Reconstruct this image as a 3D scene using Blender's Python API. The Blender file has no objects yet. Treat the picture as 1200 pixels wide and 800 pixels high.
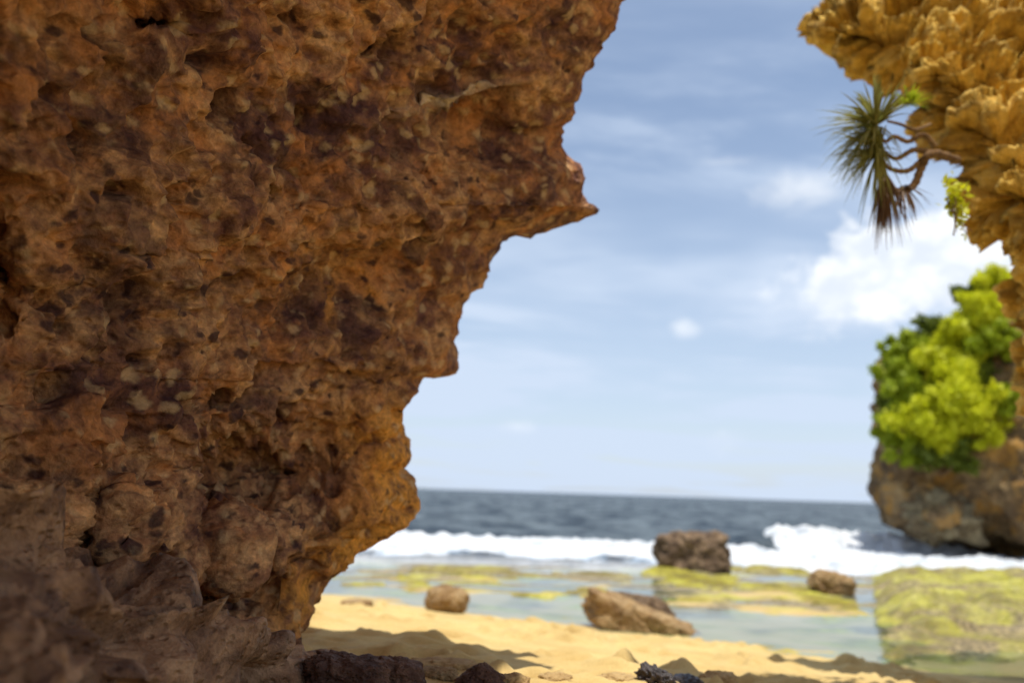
import bpy, bmesh, math, random
import numpy as np
from mathutils import Vector, Matrix

scene = bpy.context.scene
COL = scene.collection
random.seed(7)

# ------------------------------------------------------------------ camera
CAMZ = 1.93
F_PX = 933.33                       # focal length in photo pixels (photo 1200 x 800)
PITCH = math.atan(175.0 / F_PX)
ROLL = math.radians(1.84)
_r0 = np.array([1.0, 0, 0]); _f = np.array([0, math.cos(PITCH), math.sin(PITCH)])
_u0 = np.array([0, -math.sin(PITCH), math.cos(PITCH)])
_r = math.cos(ROLL) * _r0 + math.sin(ROLL) * _u0
_u = math.cos(ROLL) * _u0 - math.sin(ROLL) * _r0
cam_data = bpy.data.cameras.new('camera')
cam_data.sensor_width = 36.0
cam_data.lens = 28.0
cam_data.clip_start = 0.05
cam_data.clip_end = 20000
cam_data.dof.use_dof = True
cam_data.dof.focus_distance = 3.3
cam_data.dof.aperture_fstop = 0.95
cam_data.dof.aperture_blades = 0
cam = bpy.data.objects.new('camera', cam_data)
COL.objects.link(cam)
M = Matrix.Identity(4)
for i in range(3):
    M[i][0], M[i][1], M[i][2] = _r[i], _u[i], -_f[i]
M[2][3] = CAMZ
cam.matrix_world = M
scene.camera = cam

# ------------------------------------------------------------------ sun and sky
SUN_DIR = Vector((0.10, -0.17, 1.0)).normalized()
sun_data = bpy.data.lights.new('sun', 'SUN')
sun_data.energy = 4.2
sun_data.angle = math.radians(0.5)
sun_data.color = (1.0, 0.95, 0.86)
sun = bpy.data.objects.new('sun', sun_data)
sun.rotation_euler = SUN_DIR.to_track_quat('Z', 'Y').to_euler()
sun.location = (5, -2, 30)
COL.objects.link(sun)

scene.view_settings.view_transform = 'Standard'
scene.view_settings.look = 'None'
scene.view_settings.exposure = 0.22
scene.view_settings.gamma = 1.0
scene.cycles.use_denoising = True
scene.cycles.max_bounces = 10
scene.cycles.diffuse_bounces = 6
scene.cycles.transparent_max_bounces = 16

world = bpy.data.worlds.new("World")
scene.world = world
world.use_nodes = True


class NT:
    """small helper round a node tree"""
    def __init__(self, tree):
        self.t = tree
        tree.nodes.clear()

    def n(self, kind, **kw):
        nd = self.t.nodes.new(kind)
        for k, v in kw.items():
            setattr(nd, k, v)
        return nd

    def link(self, a, b):
        self.t.links.new(a, b)

    def put(self, sock, v):
        if hasattr(v, 'is_linked') or isinstance(v, bpy.types.NodeSocket):
            self.t.links.new(v, sock)
        else:
            sock.default_value = v

    def math(self, op, a, b=0.0, clamp=False):
        m = self.n('ShaderNodeMath', operation=op, use_clamp=clamp)
        self.put(m.inputs[0], a); self.put(m.inputs[1], b)
        return m.outputs[0]

    def mix(self, f, a, b, blend='MIX'):
        m = self.n('ShaderNodeMix', data_type='RGBA', blend_type=blend)
        self.put(m.inputs[0], f); self.put(m.inputs[6], a); self.put(m.inputs[7], b)
        return m.outputs[2]

    def noise(self, vec, scale, detail=4, rough=0.55, dist=0.0):
        m = self.n('ShaderNodeTexNoise')
        if vec is not None:
            self.link(vec, m.inputs['Vector'])
        m.inputs['Scale'].default_value = scale
        m.inputs['Detail'].default_value = detail
        m.inputs['Roughness'].default_value = rough
        m.inputs['Distortion'].default_value = dist
        return m.outputs['Fac']

    def voro(self, vec, scale, feature='F1', rnd=1.0):
        m = self.n('ShaderNodeTexVoronoi', feature=feature)
        self.link(vec, m.inputs['Vector'])
        m.inputs['Scale'].default_value = scale
        m.inputs['Randomness'].default_value = rnd
        return m.outputs['Distance']

    def ramp(self, fac, stops, interp='LINEAR'):
        m = self.n('ShaderNodeValToRGB')
        m.color_ramp.interpolation = interp
        el = m.color_ramp.elements
        while len(el) < len(stops):
            el.new(0.5)
        for e, (p, c) in zip(el, stops):
            e.position = p
            e.color = c if len(c) == 4 else (*c, 1)
        self.put(m.inputs[0], fac)
        return m.outputs[0]

    def rng(self, v, a, b, c=0.0, d=1.0):
        m = self.n('ShaderNodeMapRange')
        m.interpolation_type = 'SMOOTHSTEP'
        self.put(m.inputs[0], v)
        for i, x in enumerate((a, b, c, d)):
            m.inputs[i + 1].default_value = x
        return m.outputs[0]

    def mapping(self, vec, scale=(1, 1, 1), rot=(0, 0, 0), loc=(0, 0, 0)):
        m = self.n('ShaderNodeMapping')
        self.link(vec, m.inputs['Vector'])
        m.inputs['Scale'].default_value = scale
        m.inputs['Rotation'].default_value = rot
        m.inputs['Location'].default_value = loc
        return m.outputs[0]


def ray(px, py):
    a = (np.asarray(px, float) - 600.0) / F_PX
    b = -(np.asarray(py, float) - 400.0) / F_PX
    return _f + a[..., None] * _r + b[..., None] * _u


def P(px, py, d):
    """world point seen at photo pixel (px, py), at camera depth d"""
    v = ray(px, py) * np.asarray(d, float)[..., None]
    v[..., 2] += CAMZ
    return v


def sky_dir(px, py):
    v = ray(px, py)
    return v / np.linalg.norm(v)


def build_world():
    T = NT(world.node_tree)
    out = T.n('ShaderNodeOutputWorld')
    bg = T.n('ShaderNodeBackground')
    bg.inputs['Strength'].default_value = 0.125
    sky = T.n('ShaderNodeTexSky', sky_type='NISHITA')
    sky.sun_disc = False
    sky.sun_elevation = math.asin(SUN_DIR.z)
    sky.sun_rotation = math.atan2(SUN_DIR.x, SUN_DIR.y)
    sky.air_density = 1.0
    sky.dust_density = 0.8
    sky.ozone_density = 1.2
    tc = T.n('ShaderNodeTexCoord')
    d = tc.outputs['Generated']
    # thin streaky cirrus: stretched noise on the sky plane (x/z, y/z)
    sep = T.n('ShaderNodeSeparateXYZ'); T.link(d, sep.inputs[0])
    zz = T.math('MAXIMUM', T.math('ADD', sep.outputs[2], 0.10), 0.06)
    comb = T.n('ShaderNodeCombineXYZ')
    T.link(T.math('DIVIDE', sep.outputs[0], zz), comb.inputs[0])
    T.link(T.math('DIVIDE', sep.outputs[1], zz), comb.inputs[1])
    pl = comb.outputs[0]
    st = T.noise(T.mapping(pl, (0.50, 1.25, 1), (0, 0, math.radians(-38)), (3.1, 1.7, 0)), 0.9, 8, 0.60, 0.7)
    st2 = T.noise(T.mapping(pl, (0.8, 0.8, 1), (0, 0, 0), (7.3, 2.2, 0)), 0.7, 4, 0.55, 0.3)
    cir = T.math('MULTIPLY', T.rng(st, 0.38, 0.62), T.rng(st2, 0.30, 0.56))
    # low milky air near the horizon
    haze = T.rng(sep.outputs[2], 0.0, 0.50, 0.70, 0.18)
    cir = T.math('MINIMUM', T.math('ADD', T.math('MULTIPLY', cir, 0.85), haze), 0.96)
    # cumulus banks, each round its own direction in the sky
    def bank(px, py, wx, wy, seed, lo, hi):
        c = sky_dir(px, py)
        rx = np.cross(c, [0, 0, 1]); rx /= np.linalg.norm(rx)
        ry = np.cross(rx, c)
        def dot(v):
            m = T.n('ShaderNodeVectorMath', operation='DOT_PRODUCT')
            T.link(d, m.inputs[0]); m.inputs[1].default_value = tuple(v)
            return m.outputs['Value']
        a = T.math('DIVIDE', dot(rx), wx); b = T.math('DIVIDE', dot(ry), wy)
        r2 = T.math('SQRT', T.math('ADD', T.math('MULTIPLY', a, a), T.math('MULTIPLY', b, b)))
        n = T.noise(T.mapping(d, (1, 1, 1.3), (0, 0, 0), (seed, seed * .7, 0)), 13, 7, 0.6, 0.25)
        v = T.math('SUBTRACT', T.math('ADD', T.math('MULTIPLY', T.math('SUBTRACT', n, 0.5), 2.3), 0.95), r2)
        front = T.math('GREATER_THAN', dot(c), 0.0)
        return T.math('MULTIPLY', T.rng(v, lo, hi), front)
    b1 = bank(1098, 304, 0.125, 0.085, 1.3, -0.04, 0.30)
    b2 = bank(1000, 338, 0.095, 0.06, 4.1, -0.05, 0.60)
    b3 = bank(948, 222, 0.075, 0.028, 6.6, 0.0, 1.1)
    b4 = bank(802, 386, 0.024, 0.018, 2.2, 0.0, 1.0)
    b5 = bank(840, 512, 0.06, 0.03, 9.2, 0.1, 1.5)
    b6 = bank(608, 500, 0.03, 0.012, 3.9, 0.1, 1.4)
    b7 = bank(845, 190, 0.08, 0.012, 8.4, 0.1, 1.6)
    col = T.mix(cir, sky.outputs[0], (4.55, 5.35, 6.6, 1))
    shade = T.noise(T.mapping(d, (1, 1, 1.6), (0, 0, 0), (5, 5, 1)), 16, 5, 0.6)
    white = T.mix(T.rng(shade, 0.35, 0.62), (5.7, 6.2, 7.0, 1), (7.6, 7.8, 8.0, 1))
    for b, k in ((b1, 1.0), (b2, 0.85), (b3, 0.55), (b4, 0.5), (b5, 0.35), (b6, 0.35), (b7, 0.4)):
        col = T.mix(T.math('MULTIPLY', b, k), col, white)
    T.link(col, bg.inputs['Color'])
    T.link(bg.outputs[0], out.inputs[0])


build_world()

# ------------------------------------------------------------------ noise (numpy)
def _hash(ix, iy, iz, seed):
    h = (ix.astype(np.int64) * 374761393 + iy.astype(np.int64) * 668265263 + iz.astype(np.int64) * 2147483647 + seed * 974634777) & 0xFFFFFFFF
    h = ((h ^ (h >> 13)) * 1274126177) & 0xFFFFFFFF
    h = ((h ^ (h >> 16)) * 2246822519) & 0xFFFFFFFF
    return h ^ (h >> 15)


def perlin(p, seed=0):
    f0 = np.floor(p); i = f0.astype(np.int64); f = p - f0
    w = f * f * f * (f * (f * 6 - 15) + 10)
    res = 0
    for dx in (0, 1):
        wx = w[..., 0] if dx else 1 - w[..., 0]
        for dy in (0, 1):
            wy = w[..., 1] if dy else 1 - w[..., 1]
            for dz in (0, 1):
                wz = w[..., 2] if dz else 1 - w[..., 2]
                h = _hash(i[..., 0] + dx, i[..., 1] + dy, i[..., 2] + dz, seed)
                gx = ((h & 1023) / 511.5 - 1); gy = (((h >> 10) & 1023) / 511.5 - 1); gz = (((h >> 20) & 1023) / 511.5 - 1)
                res = res + wx * wy * wz * (gx * (f[..., 0] - dx) + gy * (f[..., 1] - dy) + gz * (f[..., 2] - dz))
    return res * 1.1


def fbm(p, octaves=4, seed=0, gain=0.5, lac=2.03):
    a, s = 1.0, 0
    p = np.array(p, float)
    for k in range(octaves):
        s = s + a * perlin(p, seed + k * 17)
        p = p * lac + 3.17
        a *= gain
    return s


def ridged(p, octaves=3, seed=0, gain=0.5):
    a, s = 1.0, 0
    p = np.array(p, float)
    for k in range(octaves):
        s = s + a * (1 - np.abs(perlin(p, seed + k * 31)) * 2.6)
        p = p * 2.07 + 1.7
        a *= gain
    return s


def worley(p, seed=0):
    i = np.floor(p).astype(np.int64)
    f1 = np.full(p.shape[:-1], 9.0); f2 = f1.copy(); idv = np.zeros(p.shape[:-1])
    for dx in (-1, 0, 1):
        for dy in (-1, 0, 1):
            for dz in (-1, 0, 1):
                cx, cy, cz = i[..., 0] + dx, i[..., 1] + dy, i[..., 2] + dz
                h = _hash(cx, cy, cz, seed)
                q = np.stack([cx + (h & 1023) / 1023., cy + ((h >> 10) & 1023) / 1023., cz + ((h >> 20) & 1023) / 1023.], -1)
                d = np.sqrt(((q - p) ** 2).sum(-1))
                hid = ((h >> 7) & 4095) / 4095.
                m = d < f1
                f2 = np.where(m, f1, np.minimum(f2, d))
                idv = np.where(m, hid, idv)
                f1 = np.where(m, d, f1)
    return f1, f2, idv


def sstep(a, b, x):
    t = np.clip((x - a) / (b - a), 0, 1)
    return t * t * (3 - 2 * t)


# ------------------------------------------------------------------ object helpers
def tag(o, label=None, cat=None, group=None, kind=None):
    if label: o['label'] = label
    if cat: o['category'] = cat
    if group: o['group'] = group
    if kind: o['kind'] = kind
    return o


def mesh_obj(name, verts, faces, mat, parent=None, smooth=True, uv=None):
    me = bpy.data.meshes.new(name)
    verts = np.asarray(verts, np.float32)
    if isinstance(faces, np.ndarray):
        nf, k = faces.shape
        me.vertices.add(len(verts)); me.vertices.foreach_set('co', verts.ravel())
        me.loops.add(nf * k); me.loops.foreach_set('vertex_index', faces.astype(np.int32).ravel())
        me.polygons.add(nf)
        me.polygons.foreach_set('loop_start', np.arange(0, nf * k, k, dtype=np.int32))
        me.update(calc_edges=True)
    else:
        me.from_pydata([tuple(v) for v in verts], [], faces)
        me.update()
    if smooth:
        me.polygons.foreach_set('use_smooth', np.ones(len(me.polygons), bool))
    me.materials.append(mat)
    me.validate()
    o = bpy.data.objects.new(name, me)
    COL.objects.link(o)
    if parent:
        o.parent = parent
    return o


def attr(o, name, vals):
    a = o.data.attributes.new(name, 'FLOAT', 'POINT')
    a.data.foreach_set('value', np.asarray(vals, np.float32).ravel())


def empty(name, loc):
    o = bpy.data.objects.new(name, None)
    o.location = loc
    o.empty_display_size = 0.1
    COL.objects.link(o)
    return o


def grid_faces(nr, nc, wrap=False):
    r = np.arange(nr - 1)[:, None]; c = np.arange(nc if wrap else nc - 1)[None, :]
    c2 = (c + 1) % nc
    a = r * nc + c; b = r * nc + c2; d = (r + 1) * nc + c; e = (r + 1) * nc + c2
    return np.stack([a + 0 * b, b + 0 * a, e, d], -1).reshape(-1, 4)


def grid_normals(G, wrap):
    """normals of a (rows, cols, 3) grid"""
    dr = np.gradient(G, axis=0)
    if wrap:
        dc = (np.roll(G, -1, 1) - np.roll(G, 1, 1)) / 2
    else:
        dc = np.gradient(G, axis=1)
    n = np.cross(dc, dr)
    return n / np.maximum(np.linalg.norm(n, axis=-1, keepdims=True), 1e-9)


def blur_grid(N, k):
    for _ in range(k):
        N = (N + np.roll(N, 1, 1) + np.roll(N, -1, 1)) / 3
        N[1:-1] = (N[:-2] + N[1:-1] + N[2:]) / 3
    return N / np.maximum(np.linalg.norm(N, axis=-1, keepdims=True), 1e-9)


# ------------------------------------------------------------------ materials
def new_mat(name):
    m = bpy.data.materials.new(name)
    m.use_nodes = True
    return m, NT(m.node_tree)


def principled(T, color, rough=0.9, spec=0.25, bump=None, strength=0.5, dist=0.02):
    p = T.n('ShaderNodeBsdfPrincipled')
    T.put(p.inputs['Base Color'], color)
    T.put(p.inputs['Roughness'], rough)
    p.inputs['Specular IOR Level'].default_value = spec
    if bump is not None:
        b = T.n('ShaderNodeBump')
        b.inputs['Strength'].default_value = strength
        b.inputs['Distance'].default_value = dist
        T.link(bump, b.inputs['Height'])
        T.link(b.outputs[0], p.inputs['Normal'])
    o = T.n('ShaderNodeOutputMaterial')
    T.link(p.outputs[0], o.inputs[0])
    return p


def rock_mat(name, light, mid, dark, stain, scale=1.0, stain_amt=0.5, bump=0.6, bdist=0.03, spec=0.2, rough=0.9, orange=None, pits=True, areas=False):
    m, T = new_mat(name)
    pos = T.n('ShaderNodeNewGeometry').outputs['Position']
    n1 = T.noise(pos, 1.6 * scale, 6, 0.62, 0.6)
    n2 = T.noise(pos, 6.5 * scale, 6, 0.65, 0.3)
    n3 = T.noise(T.mapping(pos, (1, 1, 2.2), (0.3, 0.5, 0.2), (4, 2, 9)), 1.1 * scale, 5, 0.6, 0.8)
    n4 = T.noise(pos, 38 * scale, 4, 0.7)
    c = T.mix(T.rng(n2, 0.33, 0.66), mid, light)
    c = T.mix(T.rng(n1, 0.40, 0.62), c, T.mix(T.rng(n2, 0.35, 0.7), dark, mid))
    c = T.mix(T.math('MULTIPLY', T.rng(n3, 0.48, 0.60), stain_amt), c, stain)
    if orange:
        n5 = T.noise(T.mapping(pos, (1, 1, 1), (0, 0, 0), (11, 3, 5)), 2.3 * scale, 5, 0.6, 0.5)
        c = T.mix(T.math('MULTIPLY', T.rng(n5, 0.48, 0.66), 0.8), c, orange)
    if areas:                               # golden rim light painted in with iron stain; calcite crusted patches of the wall
        a = T.n('ShaderNodeAttribute'); a.attribute_name = 'iron_glow'
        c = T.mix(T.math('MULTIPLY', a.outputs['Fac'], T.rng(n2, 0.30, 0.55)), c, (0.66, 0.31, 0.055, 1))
        wv = T.n('ShaderNodeTexNoise'); T.link(pos, wv.inputs['Vector']); wv.inputs['Scale'].default_value = 9.0; wv.inputs['Detail'].default_value = 3
        va = T.n('ShaderNodeVectorMath', operation='MULTIPLY_ADD'); T.link(wv.outputs['Color'], va.inputs[0]); va.inputs[1].default_value = (0.14, 0.14, 0.14); T.link(pos, va.inputs[2])
        pos2 = va.outputs[0]
        n6 = T.noise(pos2, 17, 4, 0.65, 0.4)
        c = T.mix(0.75, c, T.ramp(n6, [(0.34, (0.52, 0.48, 0.50)), (0.5, (1.08, 1.08, 1.08)), (0.66, (1.55, 1.5, 1.4))]), 'MULTIPLY')
        sp = T.voro(T.mapping(pos2, (1, 1, 1.4), (0, 0, 0), (2, 7, 4)), 7.0)          # shade of small holes painted as dark spots; pale grains
        c = T.mix(T.math('MULTIPLY', T.rng(T.math('ADD', sp, T.math('MULTIPLY', n1, 1.1)), 0.62, 0.80, 1.0, 0.0), 0.8), c, (0.030, 0.014, 0.022, 1))
        sp2 = T.voro(T.mapping(pos2, (1, 1, 1.2), (0, 0, 0), (5, 1, 8)), 8.0)
        c = T.mix(T.math('MULTIPLY', T.rng(T.math('ADD', sp2, T.math('MULTIPLY', n1, -0.9)), -0.38, -0.10, 1.0, 0.0), 0.5), c, (0.72, 0.52, 0.27, 1))
        a = T.n('ShaderNodeAttribute'); a.attribute_name = 'calcite'
        c = T.mix(a.outputs['Fac'], c, (0.68, 0.54, 0.36, 1))
    c = T.mix(0.55, c, T.ramp(n4, [(0.3, (0.62, 0.6, 0.58)), (0.7, (1.25, 1.25, 1.25))]), 'MULTIPLY')
    h = T.math('ADD', T.math('MULTIPLY', n2, 1.6), T.math('MULTIPLY', n4, 0.5))
    if pits:
        v = T.voro(T.mapping(pos, (1, 1, 1.3)), 14 * scale)
        h = T.math('ADD', h, T.math('MULTIPLY', T.rng(v, 0.0, 0.42), 0.9))
    principled(T, c, rough, spec, h, bump, bdist)
    return m


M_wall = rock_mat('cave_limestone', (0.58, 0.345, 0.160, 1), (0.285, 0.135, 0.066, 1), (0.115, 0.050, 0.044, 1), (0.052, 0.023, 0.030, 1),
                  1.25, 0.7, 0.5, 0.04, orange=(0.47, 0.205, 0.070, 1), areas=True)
M_grey = rock_mat('grey_brown_rock', (0.54, 0.33, 0.18, 1), (0.27, 0.142, 0.070, 1), (0.115, 0.056, 0.034, 1), (0.07, 0.035, 0.026, 1), 1.6, 0.5, 0.8, 0.03, spec=0.4, rough=0.6)
M_gold = rock_mat('golden_limestone', (0.86, 0.60, 0.17, 1), (0.80, 0.51, 0.09, 1), (0.60, 0.35, 0.06, 1), (0.14, 0.07, 0.03, 1), 1.6, 0.5, 0.7, 0.04)
M_cliff = rock_mat('sea_cliff_rock', (0.46, 0.32, 0.15, 1), (0.31, 0.20, 0.095, 1), (0.14, 0.09, 0.05, 1), (0.07, 0.046, 0.03, 1), 0.6, 0.5, 0.8, 0.15, orange=(0.52, 0.27, 0.055, 1), pits=False)
M_boulder = rock_mat('tan_boulder', (0.50, 0.36, 0.19, 1), (0.42, 0.27, 0.12, 1), (0.27, 0.16, 0.07, 1), (0.17, 0.10, 0.055, 1), 2.2, 0.45, 0.8, 0.03)
M_seaboulder = rock_mat('brown_sea_boulder', (0.36, 0.25, 0.15, 1), (0.22, 0.145, 0.085, 1), (0.11, 0.07, 0.045, 1), (0.06, 0.04, 0.033, 1), 1.6, 0.5, 0.8, 0.04)
M_darkrock = rock_mat('dark_purple_rock', (0.20, 0.11, 0.068, 1), (0.115, 0.055, 0.034, 1), (0.065, 0.031, 0.022, 1), (0.055, 0.026, 0.02, 1), 3.0, 0.5, 0.7, 0.02, spec=0.35, rough=0.65)
M_black = rock_mat('wet_black_stone', (0.05, 0.032, 0.03, 1), (0.03, 0.018, 0.016, 1), (0.016, 0.01, 0.01, 1), (0.02, 0.012, 0.012, 1), 9.0, 0.5, 0.5, 0.01, spec=0.6, rough=0.35, pits=False)
M_pale = rock_mat('pale_calcite', (0.66, 0.52, 0.32, 1), (0.54, 0.39, 0.22, 1), (0.38, 0.25, 0.13, 1), (0.30, 0.18, 0.09, 1), 2.0, 0.3, 0.6, 0.02)
M_sandstone = rock_mat('sandy_stone', (0.60, 0.44, 0.22, 1), (0.50, 0.34, 0.15, 1), (0.36, 0.23, 0.10, 1), (0.26, 0.16, 0.08, 1), 4.0, 0.3, 0.5, 0.015)


def moss_mix(T, pos, rock, amt):
    """yellow-green algae over rock"""
    n = T.noise(pos, 2.6, 5, 0.6, 0.4)
    n2 = T.noise(pos, 11, 4, 0.6)
    n3 = T.noise(pos, 0.75, 5, 0.62, 0.6)
    g = T.ramp(n3, [(0.30, (0.085, 0.062, 0.018)), (0.43, (0.23, 0.185, 0.03)), (0.55, (0.44, 0.40, 0.05)), (0.70, (0.56, 0.52, 0.16))])
    g = T.mix(T.math('MULTIPLY', T.rng(n2, 0.4, 0.7), 0.6), g, (0.22, 0.22, 0.022, 1))
    g = T.mix(T.math('MULTIPLY', T.rng(n, 0.5, 0.62), 0.45), g, (0.16, 0.12, 0.03, 1))
    return T.mix(amt, rock, g)


def make_ground_mat():
    m, T = new_mat('sand_and_reef')
    geo = T.n('ShaderNodeNewGeometry')
    pos = geo.outputs['Position']
    sep = T.n('ShaderNodeSeparateXYZ'); T.link(pos, sep.inputs[0])
    n = T.noise(pos, 1.3, 4, 0.55)
    g = T.noise(pos, 60, 3, 0.7)
    g2 = T.noise(pos, 9, 4, 0.6)
    sand = T.mix(T.rng(n, 0.35, 0.65), (0.54, 0.385, 0.155, 1), (0.62, 0.465, 0.20, 1))
    sand = T.mix(0.5, sand, T.ramp(g, [(0.3, (0.78, 0.76, 0.72)), (0.7, (1.12, 1.12, 1.12))]), 'MULTIPLY')
    wet = T.rng(T.math('ADD', sep.outputs[2], T.math('MULTIPLY', n, 0.03)), 0.0, 0.10, 1.0, 0.0)
    sand = T.mix(T.math('MULTIPLY', wet, 0.35), sand, (0.36, 0.26, 0.13, 1))
    # algae strewn over the flat
    a = T.n('ShaderNodeAttribute'); a.attribute_name = 'moss'
    b = T.n('ShaderNodeAttribute'); b.attribute_name = 'reef'
    reefc = T.mix(T.rng(g2, 0.4, 0.65), (0.17, 0.13, 0.07, 1), (0.34, 0.29, 0.19, 1))
    base = T.mix(b.outputs['Fac'], sand, reefc)
    c = moss_mix(T, pos, base, a.outputs['Fac'])
    rough = T.rng(wet, 0, 1, 0.95, 0.6)
    h = T.math('ADD', T.math('MULTIPLY', g2, 1.0), T.math('MULTIPLY', g, 0.35))
    principled(T, c, rough, 0.2, h, 0.5, 0.02)
    return m


def make_ledge_mat():
    m, T = new_mat('algae_covered_rock')
    pos = T.n('ShaderNodeNewGeometry').outputs['Position']
    n = T.noise(T.mapping(pos, (0.7, 0.8, 1.0)), 0.9, 6, 0.62, 0.5)
    g = T.noise(pos, 14, 4, 0.65)
    rock = T.mix(T.rng(g, 0.4, 0.65), (0.14, 0.10, 0.05, 1), (0.36, 0.27, 0.14, 1))
    c = moss_mix(T, pos, rock, T.rng(n, 0.36, 0.56, 0.10, 1.0))
    c = T.mix(0.5, c, T.ramp(g, [(0.3, (0.7, 0.7, 0.7)), (0.7, (1.2, 1.2, 1.2))]), 'MULTIPLY')
    principled(T, c, 0.5, 0.45, g, 0.6, 0.05)
    return m


def make_water_mat():
    m, T = new_mat('sea_water')
    geo = T.n('ShaderNodeNewGeometry')
    pos = geo.outputs['Position']
    dp = T.n('ShaderNodeAttribute'); dp.attribute_name = 'deep'
    w1 = T.noise(T.mapping(pos, (0.35, 1.0, 1)), 0.55, 6, 0.65, 0.3)
    w2 = T.noise(T.mapping(pos, (0.6, 1.4, 1)), 3.0, 4, 0.6, 0.2)
    w3 = T.noise(T.mapping(pos, (0.12, 0.5, 1)), 0.25, 5, 0.6, 0.2)
    h = T.math('ADD', T.math('ADD', T.math('MULTIPLY', w1, 0.9), T.math('MULTIPLY', w2, 0.10)), T.math('MULTIPLY', w3, 1.6))
    hb = T.n('ShaderNodeBump'); hb.inputs['Distance'].default_value = 0.9
    T.link(T.rng(dp.outputs['Fac'], 0, 1, 0.012, 0.9), hb.inputs['Strength'])
    T.link(h, hb.inputs['Height'])
    fr = T.n('ShaderNodeFresnel'); fr.inputs['IOR'].default_value = 1.33
    T.link(hb.outputs[0], fr.inputs['Normal'])
    gl = T.n('ShaderNodeBsdfGlossy'); gl.inputs['Roughness'].default_value = 0.06
    T.link(T.rng(dp.outputs['Fac'], 0, 1, 0.05, 0.22), gl.inputs['Roughness'])
    gl.inputs['Color'].default_value = (1, 1, 1, 1)
    T.link(hb.outputs[0], gl.inputs['Normal'])
    tr = T.n('ShaderNodeBsdfTransparent'); tr.inputs['Color'].default_value = (0.74, 0.86, 0.97, 1)
    df = T.n('ShaderNodeBsdfDiffuse')
    w4 = T.noise(T.mapping(pos, (0.30, 0.12, 1)), 1.0, 5, 0.68)
    T.link(T.mix(T.rng(w4, 0.36, 0.66), (0.016, 0.027, 0.040, 1), (0.12, 0.148, 0.165, 1)), df.inputs['Color'])
    ms = T.n('ShaderNodeMixShader')
    T.link(T.rng(dp.outputs['Fac'], 0.0, 0.8), ms.inputs[0]); T.link(tr.outputs[0], ms.inputs[1]); T.link(df.outputs[0], ms.inputs[2])
    m2 = T.n('ShaderNodeMixShader')
    f = T.math('MULTIPLY', fr.outputs[0], T.rng(dp.outputs['Fac'], 0, 1, 1.0, 0.38))
    T.link(f, m2.inputs[0]); T.link(ms.outputs[0], m2.inputs[1]); T.link(gl.outputs[0], m2.inputs[2])
    o = T.n('ShaderNodeOutputMaterial'); T.link(m2.outputs[0], o.inputs[0])
    return m


def make_foam_mat():
    m, T = new_mat('white_sea_foam')
    pos = T.n('ShaderNodeNewGeometry').outputs['Position']
    n = T.noise(T.mapping(pos, (0.6, 1, 1)), 2.4, 5, 0.65)
    c = T.mix(T.rng(n, 0.3, 0.6), (0.42, 0.46, 0.50, 1), (0.72, 0.74, 0.76, 1))
    principled(T, c, 0.7, 0.3, n, 0.9, 0.2)
    return m


def leaf_mat(name, a, b, trans=0.35):
    m, T = new_mat(name)
    pos = T.n('ShaderNodeNewGeometry').outputs['Position']
    n = T.noise(pos, 2.2, 3, 0.6)
    r = T.n('ShaderNodeNewGeometry').outputs['Random Per Island']
    c = T.mix(T.math('MULTIPLY', T.math('ADD', n, r), 0.5), a, b)
    df = T.n('ShaderNodeBsdfPrincipled'); T.link(c, df.inputs['Base Color'])
    df.inputs['Roughness'].default_value = 0.55
    df.inputs['Specular IOR Level'].default_value = 0.3
    tr = T.n('ShaderNodeBsdfTranslucent'); T.link(c, tr.inputs['Color'])
    ms = T.n('ShaderNodeMixShader'); ms.inputs[0].default_value = trans
    T.link(df.outputs[0], ms.inputs[1]); T.link(tr.outputs[0], ms.inputs[2])
    o = T.n('ShaderNodeOutputMaterial'); T.link(ms.outputs[0], o.inputs[0])
    return m


M_ground = make_ground_mat()
M_ledge = make_ledge_mat()
M_water = make_water_mat()
M_foam = make_foam_mat()
M_leaf_bright = leaf_mat('bright_leaf', (0.50, 0.56, 0.010, 1), (0.80, 0.78, 0.04, 1), 0.45)
M_leaf_mid = leaf_mat('green_leaf', (0.22, 0.31, 0.010, 1), (0.48, 0.54, 0.028, 1), 0.38)
M_leaf_dark = leaf_mat('dark_leaf', (0.085, 0.125, 0.014, 1), (0.22, 0.26, 0.025, 1), 0.3)
M_pand = leaf_mat('strap_leaf', (0.13, 0.15, 0.03, 1), (0.46, 0.42, 0.13, 1), 0.35)
M_dead = leaf_mat('dry_leaf', (0.10, 0.055, 0.03, 1), (0.26, 0.15, 0.07, 1), 0.15)
M_bark = rock_mat('brown_bark', (0.30, 0.19, 0.09, 1), (0.20, 0.12, 0.055, 1), (0.12, 0.07, 0.035, 1), (0.09, 0.05, 0.03, 1), 6.0, 0.4, 0.5, 0.01, pits=False)

# ------------------------------------------------------------------ terrain
def hit_plane(px, py, z=0.0):
    v = ray(np.float64(px), np.float64(py))
    t = (z - CAMZ) / v[2]
    return v * t + np.array([0, 0, CAMZ])


MOSS = []   # (x, y, rx, ry, height, moss)
def moss_patch(px, py, w, h, height, moss=1.0):
    c = hit_plane(px, py); a = hit_plane(px, py - h / 2); b = hit_plane(px, py + h / 2)
    MOSS.append((c[0], c[1], w / 2 * c[1] / F_PX, max(0.25, (a[1] - b[1]) / 2), height, moss))

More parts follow.
